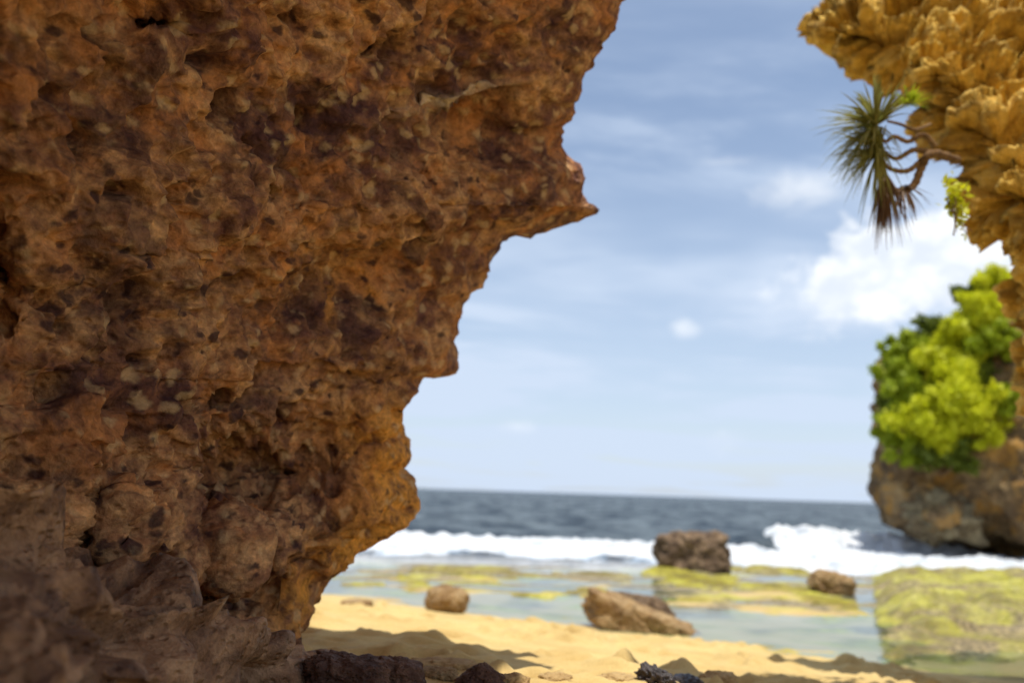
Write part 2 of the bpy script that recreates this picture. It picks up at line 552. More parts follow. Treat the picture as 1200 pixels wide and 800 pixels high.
moss_patch(545, 671, 150, 7, 0.10, 0.65)
moss_patch(490, 677, 60, 7, 0.07, 1.0)
moss_patch(560, 678, 50, 5, 0.07, 1.0)
moss_patch(488, 687, 34, 10, 0.05, 1.0)
moss_patch(700, 674, 90, 4, 0.07, 0.5)
moss_patch(655, 697, 110, 5, 0.05, 0.8)
moss_patch(690, 692, 60, 5, 0.05, 0.9)
moss_patch(812, 678, 92, 24, 0.10, 1.0)
moss_patch(900, 668, 110, 9, 0.08, 0.6)
moss_patch(910, 690, 120, 10, 0.055, 0.85)
moss_patch(890, 700, 80, 7, 0.05, 0.9)
moss_patch(970, 706, 56, 24, 0.07, 1.0)
moss_patch(930, 716, 70, 8, 0.04, 0.6)
moss_patch(820, 702, 70, 8, 0.045, 0.7)
moss_patch(430, 684, 50, 5, 0.04, 0.5)
moss_patch(1000, 664, 90, 8, 0.08, 0.7)

DENTS = []
rd = random.Random(3)
for _ in range(360):
    y = rd.uniform(4.2, 11.5); x = rd.uniform(-3.2, 4.6)
    DENTS.append((x, y, rd.uniform(0.07, 0.17), rd.uniform(0.06, 0.12), rd.uniform(0.03, 0.10)))


def ground_z(x, y, detail=True):
    x = np.asarray(x, float); y = np.asarray(y, float)
    s = 12.9 - 0.6 * np.clip(x, -12, 8) - y
    p = np.stack([x, y, 0 * x], -1)
    s = s + 0.35 * fbm(p * 0.55, 3, 5)
    sand = 0.113 * s
    sand = np.where(sand > 0.95, 0.95 + 0.5 * (1 - np.exp(-(sand - 0.95) / 0.5)), sand)
    reef = np.maximum(0.030 * s, -0.055) + 0.050 * sstep(14.0, 16.5, y + 0.25 * x) * (1 - sstep(21, 23, y)) + 0.085 * fbm(p * np.array([0.30, 1.1, 1]), 5, 11)
    deep = -0.28 * np.maximum(y - 22.5, 0)
    reef = np.maximum(reef + deep, -4.0)
    z = np.where(s > 0, sand, reef)
    blend = sstep(-0.6, 0.6, s)
    z = sand.clip(-0.2) * blend + reef * (1 - blend)
    moss = np.zeros_like(x); rf = np.zeros_like(x)
    near = 1 - blend
    for (cx, cy, rx, ry, hh, mm) in MOSS:
        q = np.nonzero((np.abs(x - cx) < 1.3 * rx) & (np.abs(y - cy) < 1.3 * ry))
        if not len(q[0]):
            continue
        pq = p[q]
        r = np.sqrt(((x[q] - cx) / rx) ** 2 + ((y[q] - cy) / ry) ** 2)
        m = np.clip(1.25 - r, 0, 1)
        nn = fbm(pq * np.array([1.3, 2.6, 1]), 4, 23)
        k = sstep(0.2, 0.75, m + 1.6 * nn - 0.12) * sstep(0, 0.15, m)
        zq = z[q]
        z[q] = np.maximum(zq, zq * (1 - k) + (hh * (0.45 + 0.4 * m) + 0.06 * nn + 0.025 * fbm(pq * np.array([1.5, 5, 1]), 3, 29)) * k)
        moss[q] = np.maximum(moss[q], k * mm)
    n = fbm(p * np.array([0.7, 1.6, 1]), 4, 41)
    moss = np.maximum(moss, sstep(-0.05, 0.35, n) * near * 0.85 * (y < 23))
    rf = near * sstep(-0.1, 0.35, fbm(p * 0.8, 3, 51) + 0.12 * (y - 15))
    if detail:
        z = z + blend * (0.035 * fbm(p * 1.1, 4, 61) + 0.018 * fbm(p * 4.2, 3, 67))
        for (cx, cy, rx, ry, dd) in DENTS:
            q = np.nonzero((np.abs(x - cx) < 4 * rx) & (np.abs(y - cy) < 4 * ry))
            if not len(q[0]):
                continue
            r2 = ((x[q] - cx) / rx) ** 2 + ((y[q] - cy) / ry) ** 2
            z[q] += blend[q] * (-dd * np.exp(-r2 * 1.6) + 0.45 * dd * np.exp(-(np.sqrt(r2) - 1.7) ** 2 * 4))
    return z, moss, rf


def spaced(segs):
    out = []
    for a, b, st in segs:
        out.append(np.arange(a, b, st))
    out.append(np.array([segs[-1][1]]))
    return np.concatenate(out)


xs = spaced([(-300, -60, 24), (-60, -14, 2), (-14, -5, 0.15), (-5, 7, 0.03), (7, 16, 0.12), (16, 60, 2), (60, 300, 24)])
ys = spaced([(-200, -30, 17), (-30, -4, 2), (-4, 3, 0.1), (3, 13, 0.03), (13, 26, 0.06), (26, 60, 1.5), (60, 300, 24)])
GX, GY = np.meshgrid(xs, ys)
gz, gm, gr = ground_z(GX, GY)
ground = mesh_obj('beach_ground', np.stack([GX, GY, gz], -1).reshape(-1, 3), grid_faces(len(ys), len(xs)), M_ground)
attr(ground, 'moss', gm); attr(ground, 'reef', gr)
tag(ground, 'golden sand beach running into a shallow reef flat with algae', 'beach', kind='structure')


def gz1(x, y):
    return float(ground_z(np.array([x]), np.array([y]))[0][0])


def hit_ground(px, py):
    v = ray(np.float64(px), np.float64(py))
    t = np.arange(1.5, 60, 0.05)
    q = v[None] * t[:, None] + np.array([0, 0, CAMZ])
    below = np.nonzero(q[:, 2] < ground_z(q[:, 0], q[:, 1], False)[0])[0]
    return q[below[0] if len(below) else -1]


# ------------------------------------------------------------------ sea
def water_h(x, y):
    p = np.stack([x, y, 0 * x], -1)
    z = 0.004 * fbm(p * np.array([2.0, 5.0, 1]), 2, 3) * sstep(12, 16, y)
    amp = sstep(20, 40, y)
    z = z + amp * (0.26 * fbm(p * np.array([0.09, 0.17, 1]), 4, 71) + 0.16 * fbm(p * np.array([0.45, 0.5, 1]), 3, 73))
    # long breaker in front, its crest wandering a little
    wob = 0.55 * fbm(p[..., :] * np.array([0.22, 0.0, 1]), 3, 81)
    lump = 1 + 0.35 * fbm(p * np.array([0.5, 0.0, 1]), 3, 83)
    yc = 26.2 + wob
    dy = y - yc
    prof = np.where(dy < 0, np.exp(-(dy / 1.5) ** 2), np.exp(-(dy / 1.4) ** 2))
    span = sstep(-40, -30, x) * (1 - 0.55 * sstep(7, 9.0, x))
    z = z + 0.36 * lump * prof * span
    # the taller curling breaker by the headland
    yc2 = 33.0 + 0.35 * fbm(p * np.array([0.3, 0, 1]), 2, 91) - 0.05 * (x - 12)
    d2 = y - yc2
    pr2 = np.where(d2 < 0, np.exp(-(d2 / 0.9) ** 2), np.exp(-(d2 / 2.8) ** 2))
    sp2 = sstep(7.5, 11.4, x) * (1 - 0.12 * sstep(13, 15, x)) * (1 - sstep(16.5, 19, x))
    z = z + 0.74 * (1 + 0.22 * fbm(p * np.array([0.9, 0, 1]), 2, 95)) * pr2 * sp2
    return z


def foam_amt(x, y):
    p = np.stack([x, y, 0 * x], -1)
    n = fbm(p * np.array([0.45, 1.1, 1]), 4, 101)
    wob = 0.55 * fbm(p * np.array([0.22, 0.0, 1]), 3, 81)
    yc = 26.2 + wob
    a = sstep(23.4, 25.4, y + 1.6 * n) * (1 - sstep(0.35, 0.9, y - yc + 0.5 * n))
    a = a * sstep(-34, -30, x)
    # the whole lane in front of the curling breaker
    right = sstep(6.5, 8.2, x + 1.2 * n)
    b = sstep(22.2, 23.6, y + 0.8 * n) * (1 - sstep(30.5, 32.0, y + 1.4 * n)) * right
    yc2 = 33.0 + 0.35 * fbm(p * np.array([0.3, 0, 1]), 2, 91) - 0.05 * (x - 12)
    c = sstep(28.5, 30, y) * (1 - sstep(0.15, 0.5, y - yc2 + 0.25 * n)) * sstep(10.2, 11.2, x + 0.8 * n) * (1 - sstep(18.5, 20, x))
    b = b * (1 - 0.9 * sstep(29, 30.5, y) * (1 - sstep(9.5, 11, x)))
    return np.clip(np.maximum(np.maximum(a, b), c), 0, 1), n


tn = np.concatenate([np.linspace(-6, -1.3, 20), np.linspace(-1.25, 1.25, 620), np.linspace(1.3, 6, 20)])
wy = np.concatenate([np.arange(8.0, 20, 0.12), np.arange(20, 36, 0.06), 36 * (12000 / 36) ** np.linspace(0, 1, 420)])
WY = wy[:, None] + 0 * tn[None, :]
WX = WY * tn[None, :]
wz = water_h(WX, WY)
fade = 1 - sstep(150, 600, WY)
wz = wz * fade
sea = mesh_obj('sea_water', np.stack([WX, WY, wz], -1).reshape(-1, 3), grid_faces(len(wy), len(tn)), M_water)
attr(sea, 'deep', sstep(21.5, 30, WY))
tag(sea, 'dark blue sea reaching the horizon with clear shallow pools inshore', 'sea', kind='structure')

fx_t = np.linspace(-1.2, 1.2, 1000)
fy = np.arange(21.0, 35, 0.055)
FY = fy[:, None] + 0 * fx_t[None, :]
FX = FY * fx_t[None, :]
fa, fn = foam_amt(FX, FY)
pp = np.stack([FX, FY, 0 * FX], -1)
fz = water_h(FX, FY) - 0.03 + fa * (0.05 + 0.30 * np.abs(fbm(pp * np.array([1.2, 1.8, 1]), 4, 111)) + 0.06 * fbm(pp * 6, 2, 113))
ff = grid_faces(len(fy), len(fx_t))
keep = (fa.ravel()[ff].max(1) > 0.25)
ff = ff[keep]
used, inv = np.unique(ff, return_inverse=True)
fv = np.stack([FX, FY, fz], -1).reshape(-1, 3)[used]
foam = mesh_obj('sea_foam', fv, inv.reshape(-1, 4), M_foam)
tag(foam, 'white foam of the breaking waves along the reef edge', 'foam', kind='stuff')


# ------------------------------------------------------------------ rock masses
def interp(pts, y):
    a = np.array(pts, float)
    return np.interp(y, a[:, 0], a[:, 1])


LAST = {}


def rock_mass(rows, edge, outer, depth, back_vec, nfront, nback, side, disp, front_pow=1.0, edge_round=0.3, thick_end=None):
    """closed rock volume: each row runs along the face from the outer end to the free edge, round it and back behind.
    side = +1: free edge at the right, -1: free edge at the left"""
    rows = np.asarray(rows, float)
    xe = edge(rows)
    t = np.linspace(0, 1, nfront) ** front_pow
    PX = outer + (xe[:, None] - outer) * t[None, :]
    PY = rows[:, None] + 0 * PX
    D = depth(PX, PY, t[None, :] + 0 * PX, xe[:, None] + 0 * PX)
    prox = np.abs(PX - xe[:, None])
    D = D + edge_round * np.clip(1 - prox / 45.0, 0, 1) ** 2
    Fp = P(PX, PY, D)
    E = Fp[:, -1]
    O = Fp[:, 0]
    tb = np.linspace(0, 1, nback + 1)[1:]
    bv = np.asarray(back_vec, float)
    bow = np.sin(tb * math.pi)[None, :, None] * np.array([0, 0.4, 0])
    Bk = E[:, None] + tb[None, :, None] * bv + bow
    # the far end returns to the outer end of the face
    G = np.concatenate([Fp, Bk], 1)
    LAST['px'] = np.concatenate([PX, np.repeat(xe[:, None], nback, 1)], 1); LAST['py'] = np.repeat(rows[:, None], G.shape[1], 1)
    LAST['G'] = G
    N = grid_normals(G, True)
    # face the camera on the front
    mid = G[:, nfront // 2]; vn = (N[:, nfront // 2] * (mid - np.array([0, 0, CAMZ]))).sum(-1)
    if np.mean(vn) > 0:
        N = -N
        flip = True
    else:
        flip = False
    N = blur_grid(N, 6)
    dsp = disp(G, N)
    G2 = G + N * dsp[..., None]
    nr, nc = G2.shape[:2]
    f = grid_faces(nr, nc, True)
    if flip:
        f = f[:, ::-1]
    V = G2.reshape(-1, 3)
    # caps: fans kept as quads (degenerate-free) round a centre vertex
    top_c = V[:nc].mean(0); bot_c = V[-nc:].mean(0)
    V = np.concatenate([V, [top_c, bot_c]])
    ti, bi = len(V) - 2, len(V) - 1
    tri = []
    for c in range(nc):
        c2 = (c + 1) % nc
        tri.append((c2, c, ti) if not flip else (c, c2, ti))
        a, b = (nr - 1) * nc + c, (nr - 1) * nc + c2
        tri.append((a, b, bi) if not flip else (b, a, bi))
    return V, f, tri


def mass_obj(name, data, mat, parent=None):
    V, f, tri = data
    me = bpy.data.meshes.new(name)
    nq, nt = len(f), len(tri)
    tri = np.array(tri, np.int32)
    me.vertices.add(len(V)); me.vertices.foreach_set('co', V.astype(np.float32).ravel())
    loops = np.concatenate([f.astype(np.int32).ravel(), tri.ravel()])
    me.loops.add(len(loops)); me.loops.foreach_set('vertex_index', loops)
    me.polygons.add(nq + nt)
    st = np.concatenate([np.arange(nq) * 4, nq * 4 + np.arange(nt) * 3]).astype(np.int32)
    me.polygons.foreach_set('loop_start', st)
    me.update(calc_edges=True)
    me.polygons.foreach_set('use_smooth', np.ones(nq + nt, bool))
    me.materials.append(mat)
    me.validate()
    o = bpy.data.objects.new(name, me)
    COL.objects.link(o)
    if parent: o.parent = parent
    return o


# --- the cave wall at the left
W_EDGE = [(-260, 745), (-120, 760), (-40, 742), (0, 725), (15, 722), (30, 715), (45, 708), (50, 706), (80, 701), (92, 692), (105, 684), (118, 667), (130, 662),
          (150, 655), (168, 659), (185, 668), (200, 680), (215, 684), (228, 690), (238, 697), (245, 700), (250, 690), (256, 680), (264, 660), (270, 640), (275, 622), (282, 606), (293, 595), (300, 590),
          (315, 580), (340, 560), (358, 549), (375, 545), (395, 540), (415, 537), (430, 535), (435, 520), (438, 497), (445, 491), (455, 488), (470, 483), (485, 479), (500, 477),
          (512, 472), (526, 480), (533, 483), (542, 476), (550, 471), (562, 478), (575, 485), (588, 488), (605, 486), (616, 482), (632, 464), (640, 455), (652, 440), (665, 430), (678, 418), (690, 394),
          (700, 389), (720, 380), (745, 367), (765, 360), (800, 358), (900, 350)]
def w_depth(px, py, t, xe):
    De = interp([(-260, 4.6), (0, 5.1), (250, 5.4), (430, 5.3), (600, 5.0), (700, 4.6), (765, 4.3), (900, 4.0)], py)
    Dl = interp([(-260, 1.9), (0, 2.3), (250, 2.6), (400, 2.7), (600, 2.7), (800, 2.4), (900, 2.3)], py)
    u = (px + 0.0) / np.maximum(xe, 1)
    d = Dl + (De - Dl) * np.sign(u) * np.abs(u) ** 1.15
    def g(cx, cy, rx, ry, h):
        return h * np.exp(-((px - cx) / rx) ** 2 - ((py - cy) / ry) ** 2)
    d = d + g(295, 560, 95, 50, 0.75) + g(240, 700, 110, 34, 0.40) + g(105, 625, 22, 50, 0.40) + g(240, 645, 12, 70, 0.25) + g(390, 520, 50, 60, 0.2)
    d = d - g(196, 640, 26, 75, 0.20) - g(152, 612, 17, 46, 0.17) - g(278, 640, 18, 80, 0.26) - g(332, 640, 24, 80, 0.26) - g(75, 600, 26, 50, 0.15)
    d = d + g(585, 150, 70, 14, 0.22) - 0.10 * np.exp(-((px - 545) / 75) ** 2 - ((py - 118 + 0.22 * (px - 545)) / 13) ** 2) + g(330, 230, 16, 16, 0.15) + g(180, 30, 40, 22, 0.25) + g(0, 320, 14, 50, 0.4)
    d = d - g(250, 480, 200, 30, 0.12) + g(250, 470, 60, 10, 0.15) - g(420, 440, 120, 60, 0.12)
    return d
def w_disp(G, N):
    s = 0.16 * fbm(G * 0.9, 4, 201) + 0.075 * ridged(G * np.array([1.5, 1.5, 2.3]), 3, 205) - 0.06
    c = np.arange(G.shape[1])[None, :]
    ew = 1 - 0.8 * np.exp(-((c - 429) / 30.0) ** 2)
    f1, f2, idv = worley(G * 3.6 + 0.35 * fbm(G * 4, 2, 209)[..., None], 211)
    s = s - ew * 0.13 * np.where(idv > 0.5, 1, 0.1) * np.exp(-(f1 / 0.30) ** 2)
    f1, f2, idv = worley(G * np.array([8., 8., 9.]) + 0.4 * fbm(G * 8, 2, 213)[..., None], 215)
    s = s - ew * 0.07 * (idv > 0.55) * np.exp(-(f1 / 0.34) ** 2)
    f1, f2, idv = worley(G * np.array([5.5, 5.5, 6.5]) + 0.3 * fbm(G * 6, 2, 225)[..., None], 227)
    s = s - ew * 0.19 * (idv > 0.70) * np.exp(-(f1 / (0.20 + 0.12 * idv)) ** 4)
    s = s + ew * 0.085 * fbm(G * 5.5, 4, 217) + ew * 0.030 * fbm(G * 15, 3, 218) + (0.35 + 0.65 * ew) * 0.03 * ridged(G * 9, 2, 219) - 0.02
    return s
cave = empty('cave_wall', (-2.0, 4.0, 0.0))
tag(cave, 'huge overhanging brown limestone cave wall, pitted and shaded, filling the left side', 'rock wall')
CI = Matrix.Translation((2.0, -4.0, 0.0))
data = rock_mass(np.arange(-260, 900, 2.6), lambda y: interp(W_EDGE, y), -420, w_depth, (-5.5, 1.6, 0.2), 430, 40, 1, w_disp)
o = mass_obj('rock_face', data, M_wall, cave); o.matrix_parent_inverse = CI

px, py, G0 = LAST['px'], LAST['py'], LAST['G']
nz = fbm(G0 * 2.2, 4, 231)
iron_glow = np.exp(-((px - interp(W_EDGE, py) + 25) / 60) ** 2) * sstep(440, 500, py) * (1 - sstep(690, 790, py)) * sstep(-0.5, 0.1, nz)  # golden light of the lower rim put into the colour, along with staining
iron_glow = np.maximum(iron_glow, 0.55 * np.exp(-((px - 430) / 130) ** 2 - ((py - 360) / 80) ** 2) * sstep(-0.2, 0.3, nz))
calc = 0.75 * np.exp(-((px - 540) / 66) ** 2 - ((py - 119 + 0.22 * (px - 540)) / 11) ** 2) * sstep(-0.35, 0.1, nz + 0.5 * fbm(G0 * 9, 2, 233))
attr(o, 'iron_glow', np.concatenate([iron_glow.ravel(), [0, 0]])); attr(o, 'calcite', np.concatenate([calc.ravel(), [0, 0]]))

# roof of the cave, above the picture, joined to the wall
def block(name, x0, x1, y0, y1, z0, z1, n, amp, seed, mat, parent=None):
    nx, ny, nz = n
    bm = bmesh.new()
    bmesh.ops.create_cube(bm, size=1.0)
    bm.free()
    vs, fs = [], []
    idx = {}
    def vid(i, j, k):
        if (i, j, k) not in idx:
            idx[(i, j, k)] = len(vs)
            vs.append((x0 + (x1 - x0) * i / nx, y0 + (y1 - y0) * j / ny, z0 + (z1 - z0) * k / nz))
        return idx[(i, j, k)]
    for i in range(nx):
        for j in range(ny):
            fs.append((vid(i, j, 0), vid(i, j + 1, 0), vid(i + 1, j + 1, 0), vid(i + 1, j, 0)))
            fs.append((vid(i, j, nz), vid(i + 1, j, nz), vid(i + 1, j + 1, nz), vid(i, j + 1, nz)))
    for i in range(nx):
        for k in range(nz):
            fs.append((vid(i, 0, k), vid(i + 1, 0, k), vid(i + 1, 0, k + 1), vid(i, 0, k + 1)))
            fs.append((vid(i, ny, k), vid(i, ny, k + 1), vid(i + 1, ny, k + 1), vid(i + 1, ny, k)))
    for j in range(ny):
        for k in range(nz):
            fs.append((vid(0, j, k), vid(0, j, k + 1), vid(0, j + 1, k + 1), vid(0, j + 1, k)))
            fs.append((vid(nx, j, k), vid(nx, j + 1, k), vid(nx, j + 1, k + 1), vid(nx, j, k + 1)))
    V = np.array(vs)
    off = np.stack([fbm(V * 0.5 + 9 * q, 4, seed + q) for q in range(3)], -1) * amp
    V = V + off
    return mesh_obj(name, V, fs, mat, parent)
ROOF_Y = 4.9
o = block('rock_roof', -7.5, 0.5, -2.5, ROOF_Y, 6.2, 8.6, (50, 46, 10), 0.45, 301, M_wall, cave); o.matrix_parent_inverse = CI


def lump(center, size, rot=0.0, seed=0, box=2.6, amp=0.12, freq=1.6, sub=5, tilt=(0, 0), taper=0.0, pit=0.0, shear=(0, 0)):
    """vertices and faces of one irregular boulder: a rounded block broken up by noise"""
    bm = bmesh.new()
    bmesh.ops.create_icosphere(bm, subdivisions=sub, radius=1.0)
    V = np.array([v.co[:] for v in bm.verts]); Fc = np.array([[v.index for v in f.verts] for f in bm.faces])
    bm.free()
    k = (np.abs(V) ** box).sum(-1) ** (1.0 / box)
    U = V / k[:, None]
    q = U * (np.array(size) / (np.prod(size) ** (1 / 3.0))) * freq + seed * 7.31
    r = 1 + amp * (1.5 * fbm(q, 4, seed) + 0.6 * ridged(q * 1.4, 3, seed + 5) - 0.5)
    f1, f2, idv = worley(q * 1.3, seed + 9)
    r = r + amp * 0.9 * (np.clip(f2 - f1, 0, 0.5) - 0.2)
    r = r + 0.3 * amp * fbm(q * 5, 3, seed + 19)
    if pit:
        f1, f2, idv = worley(q * 2.6, seed + 29)
        r = r - pit * (idv > 0.5) * np.exp(-(f1 / 0.28) ** 2)
    U = U * r[:, None]
    if taper:
        U[:, :2] *= (1 - taper * U[:, 2:3])
    U = U * np.array(size) / 2
    U[:, 2] += shear[0] * U[:, 0] + shear[1] * U[:, 1]
    R = Matrix.Rotation(rot, 3, 'Z') @ Matrix.Rotation(tilt[0], 3, 'X') @ Matrix.Rotation(tilt[1], 3, 'Y')
    U = U @ np.array(R).T
    return U, Fc, np.array(center, float)


def boulder(name, label, cat, center, size, mat, group=None, parent=None, **kw):
    U, Fc, c = lump(center, size, **kw)
    o = mesh_obj(name, U, Fc, mat, parent)
    o.location = c
    if label:
        tag(o, label, cat, group)
    return o


def bld_px(name, label, px, base_py, wpx, hpx, mat, depth_ratio=0.8, sink=0.2, group=None, cat='boulder', **kw):
    """boulder whose front base is seen at (px, base_py)"""
    b = hit_ground(px, base_py)
    dist = b[1]
    w = wpx * dist / F_PX; h = hpx * dist / F_PX
    dep = w * depth_ratio
    v = b[:2] / np.linalg.norm(b[:2])
    c = np.array([b[0] + v[0] * dep * 0.42, b[1] + v[1] * dep * 0.42])
    z = gz1(c[0], c[1]); z = min(z, b[2])
    hh = h * (1 + sink)
    return boulder(name, label, cat, (c[0], c[1], b[2] + h - hh / 2), (w, dep, hh), mat, group=group, **kw)


# --- rocks at the foot of the wall
R_EDGE = [(605, 5), (618, 22), (640, 60), (665, 98), (690, 130), (702, 165), (712, 215), (720, 250), (735, 285), (760, 330), (790, 360), (900, 380)]
def r_depth(px, py, t, xe):
    De = interp([(600, 2.35), (690, 2.75), (730, 3.3), (800, 3.75), (900, 3.75)], py)
    Dl = interp([(600, 2.1), (720, 1.85), (900, 1.6)], py)
    u = np.clip((px + 60) / (xe + 60), -1, 1)
    return Dl + (De - Dl) * np.sign(u) * np.abs(u) ** 1.3
def r_disp(G, N):
    # ridges running down to the right, as on worn flowstone
    A = np.array([0.75, 0.35, 0.55]); q = G @ A
    lat = np.stack([q * 0.55, (G @ np.array([-0.55, 0.2, 0.8])) * 3.2, (G @ np.array([0.1, 0.9, -0.3])) * 1.2], -1)
    s = 0.20 * ridged(lat, 3, 401) - 0.16 + 0.12 * fbm(G * 2.2, 4, 403) + 0.03 * fbm(G * 9, 3, 405)
    return s
data = rock_mass(np.arange(604, 900, 2.2), lambda y: interp(R_EDGE, y), -260, r_depth, (-1.5, 0.9, -0.5), 260, 20, 1, r_disp, edge_round=0.12)
o = mass_obj('leaning_boulder', data, M_grey)
tag(o, 'long grey brown ridged boulder leaning against the foot of the cave wall', 'boulder')

J_EDGE = [(706, -8), (716, 10), (728, 24), (738, 30), (748, 42), (760, 46), (772, 52), (785, 60), (800, 63), (830, 70), (900, 80)]
def j_depth(px, py, t, xe):
    return interp([(700, 1.75), (800, 1.6), (900, 1.5)], py) - 0.12 * (1 - t)
def j_disp(G, N):
    return 0.05 * ridged(G * 5, 3, 421) - 0.03 + 0.03 * fbm(G * 14, 3, 423)
data = rock_mass(np.arange(706, 900, 2.0), lambda y: interp(J_EDGE, y), -200, j_depth, (-0.6, 0.35, -0.1), 160, 16, 1, j_disp, edge_round=0.05)
o = mass_obj('jagged_rock', data, M_grey)
tag(o, 'small jagged grey rock in the very bottom left corner', 'rock')

# --- overhanging rock at the right, in the sun
H_EDGE = [(-220, 1090), (-120, 1040), (-60, 1005), (-20, 978), (0, 962), (12, 953), (25, 949), (38, 952), (50, 958), (56, 972), (62, 971), (70, 980), (80, 995), (90, 1015), (98, 1030), (106, 1044), (118, 1056), (130, 1064),
          (150, 1076), (165, 1092), (180, 1103), (195, 1112), (205, 1124), (212, 1123), (222, 1115), (240, 1117), (252, 1121), (265, 1132), (278, 1146), (290, 1162), (302, 1170), (320, 1168), (350, 1174), (400, 1184), (450, 1191), (520, 1197), (600, 1208), (700, 1222), (820, 1235)]
def h_depth(px, py, t, xe):
    lean = np.interp(py, [-220, 0, 60, 260, 420, 820], [2.1, 1.8, 1.5, 0.0, 0.0, -0.3])
    d = 6.0 + lean - 0.0012 * (px - xe)
    d = d + 0.5 * np.exp(-((px - xe) / 60) ** 2)
    # the underside hollows back below the sunlit bulge
    d = d + 0.55 * sstep(190, 300, py - 0.55 * (px - 1120) * 0) * (1 - sstep(430, 600, py))
    return d
def h_disp(G, N):
    w = G * 1.28
    w = w + 0.16 * np.stack([fbm(w * 1.9 + 5 * k, 3, 500 + k) for k in range(3)], -1)
    t1 = np.abs(perlin(w * np.array([1.5, 1.5, 2.0]), 511)); t2 = np.abs(perlin(w * np.array([3.3, 3.3, 4.0]) + 3.3, 512)); t3 = np.abs(perlin(w * 7.5, 518))
    c1 = fbm(w * np.array([1.7, 1.7, 2.3]), 4, 531); c2 = fbm(w * np.array([4.0, 4.0, 5.2]) + 2.2, 4, 533)
    s = -0.34 * (1 - sstep(-0.20, -0.04, c1)) - 0.17 * (1 - sstep(-0.24, -0.08, c2)) + 0.09 * c1 + 0.05 * c2 + 0.08
    s = s - 0.05 * (1 - sstep(0.0, 0.10, t1))
    for fr, am, th, sd in ((3.4, 0.13, 0.6, 521), (7.0, 0.11, 0.45, 523)):
        f1, f2, idv = worley(w * np.array([fr, fr, fr * 1.2]) + 0.3 * fbm(w * fr, 2, sd + 1)[..., None], sd)
        s = s - am * (idv > th) * np.exp(-(f1 / (0.24 + 0.16 * idv)) ** 2)
    s = s + 0.14 * fbm(w * 0.8, 3, 515) + 0.085 * fbm(w * 5.5, 5, 517, 0.6) + 0.035 * ridged(w * 11, 2, 519) - 0.03
    row = (-220 + 2.6 * np.arange(G.shape[0]))[:, None]
    s = s * (1 - 0.65 * sstep(290, 370, row))
    return s
data = rock_mass(np.arange(-220, 820, 2.6), lambda y: interp(H_EDGE, y), 1900, h_depth, (4.5, 0.4, 0.0), 400, 24, -1, h_disp, front_pow=0.55, edge_round=0.3)
o = mass_obj('overhanging_rock', data, M_gold)
tag(o, 'sunlit golden yellow knobbly limestone overhang hanging into the upper right corner', 'rock')

obj_over = o
o = block('rock_roof', 1.7, 8.5, -0.5, 4.8, 6.7, 8.6, (44, 36, 10), 0.4, 341, M_gold, obj_over)

# --- headland
C_EDGE = [(330, 1190), (345, 1160), (365, 1135), (385, 1100), (400, 1066), (415, 1052), (425, 1040), (450, 1028), (480, 1021), (500, 1025), (520, 1023), (540, 1021), (560, 1021), (575, 1020), (590, 1020), (598, 1026), (606, 1036),
          (616, 1050), (626, 1058), (634, 1057), (642, 1062), (650, 1066), (665, 1080), (690, 1090)]
def c_depth(px, py, t, xe):
    d = 31 - 0.018 * (px - xe) + np.interp(py, [330, 430, 520, 600, 690], [3.0, 1.2, 0.3, 0.0, 0.5])
    d = d + 1.2 * np.exp(-((px - xe) / 16) ** 2)
    d = d - 1.6 * np.exp(-((px - 1100) / 38) ** 2 - ((py - 606) / 24) ** 2)          # pale bulge above the notch
    d = d + 1.8 * sstep(628, 640, py)                                                 # wave-cut notch
    d = d + 1.2 * np.exp(-((px - 1150) / 30) ** 2 - ((py - 620) / 30) ** 2)
    return d
def c_disp(G, N):
    st = 0.5 * perlin(np.stack([0 * G[..., 0], 0 * G[..., 1], G[..., 2] * 1.3], -1) + 0.3 * fbm(G * 0.3, 2, 601)[..., None], 603)
    return 0.34 * fbm(G * 0.45, 4, 605) + st + 0.25 * ridged(G * np.array([1.0, 1.0, 0.5]), 3, 607) - 0.2 + 0.12 * fbm(G * 2.5, 3, 609)
head = empty('headland', (16, 30, -0.5))
tag(head, 'brown layered sea cliff with an undercut base beyond the breakers at the right', 'cliff')
CH = Matrix.Translation((-16, -30, 0.5))
data = rock_mass(np.arange(330, 690, 2.0), lambda y: interp(C_EDGE, y), 1750, c_depth, (9, 9, 0), 260, 24, -1, c_disp, front_pow=0.6, edge_round=0.8)
o = mass_obj('rock_face', data, M_cliff, head); o.matrix_parent_inverse = CH
gb = P(np.float64(1102), np.float64(606), np.float64(29.3))
o = boulder('grey_bulge', None, None, gb, (2.1, 1.8, 1.5), rock_mat('pale_grey_cliff', (0.38, 0.32, 0.19, 1), (0.27, 0.21, 0.115, 1), (0.14, 0.10, 0.06, 1), (0.08, 0.06, 0.04, 1), 1.0, 0.4, 0.7, 0.1, pits=False), parent=head, seed=61, amp=0.38, freq=1.7)
o.matrix_parent_inverse = CH
o['label'] = 'pale grey rounded bulge above the notch'

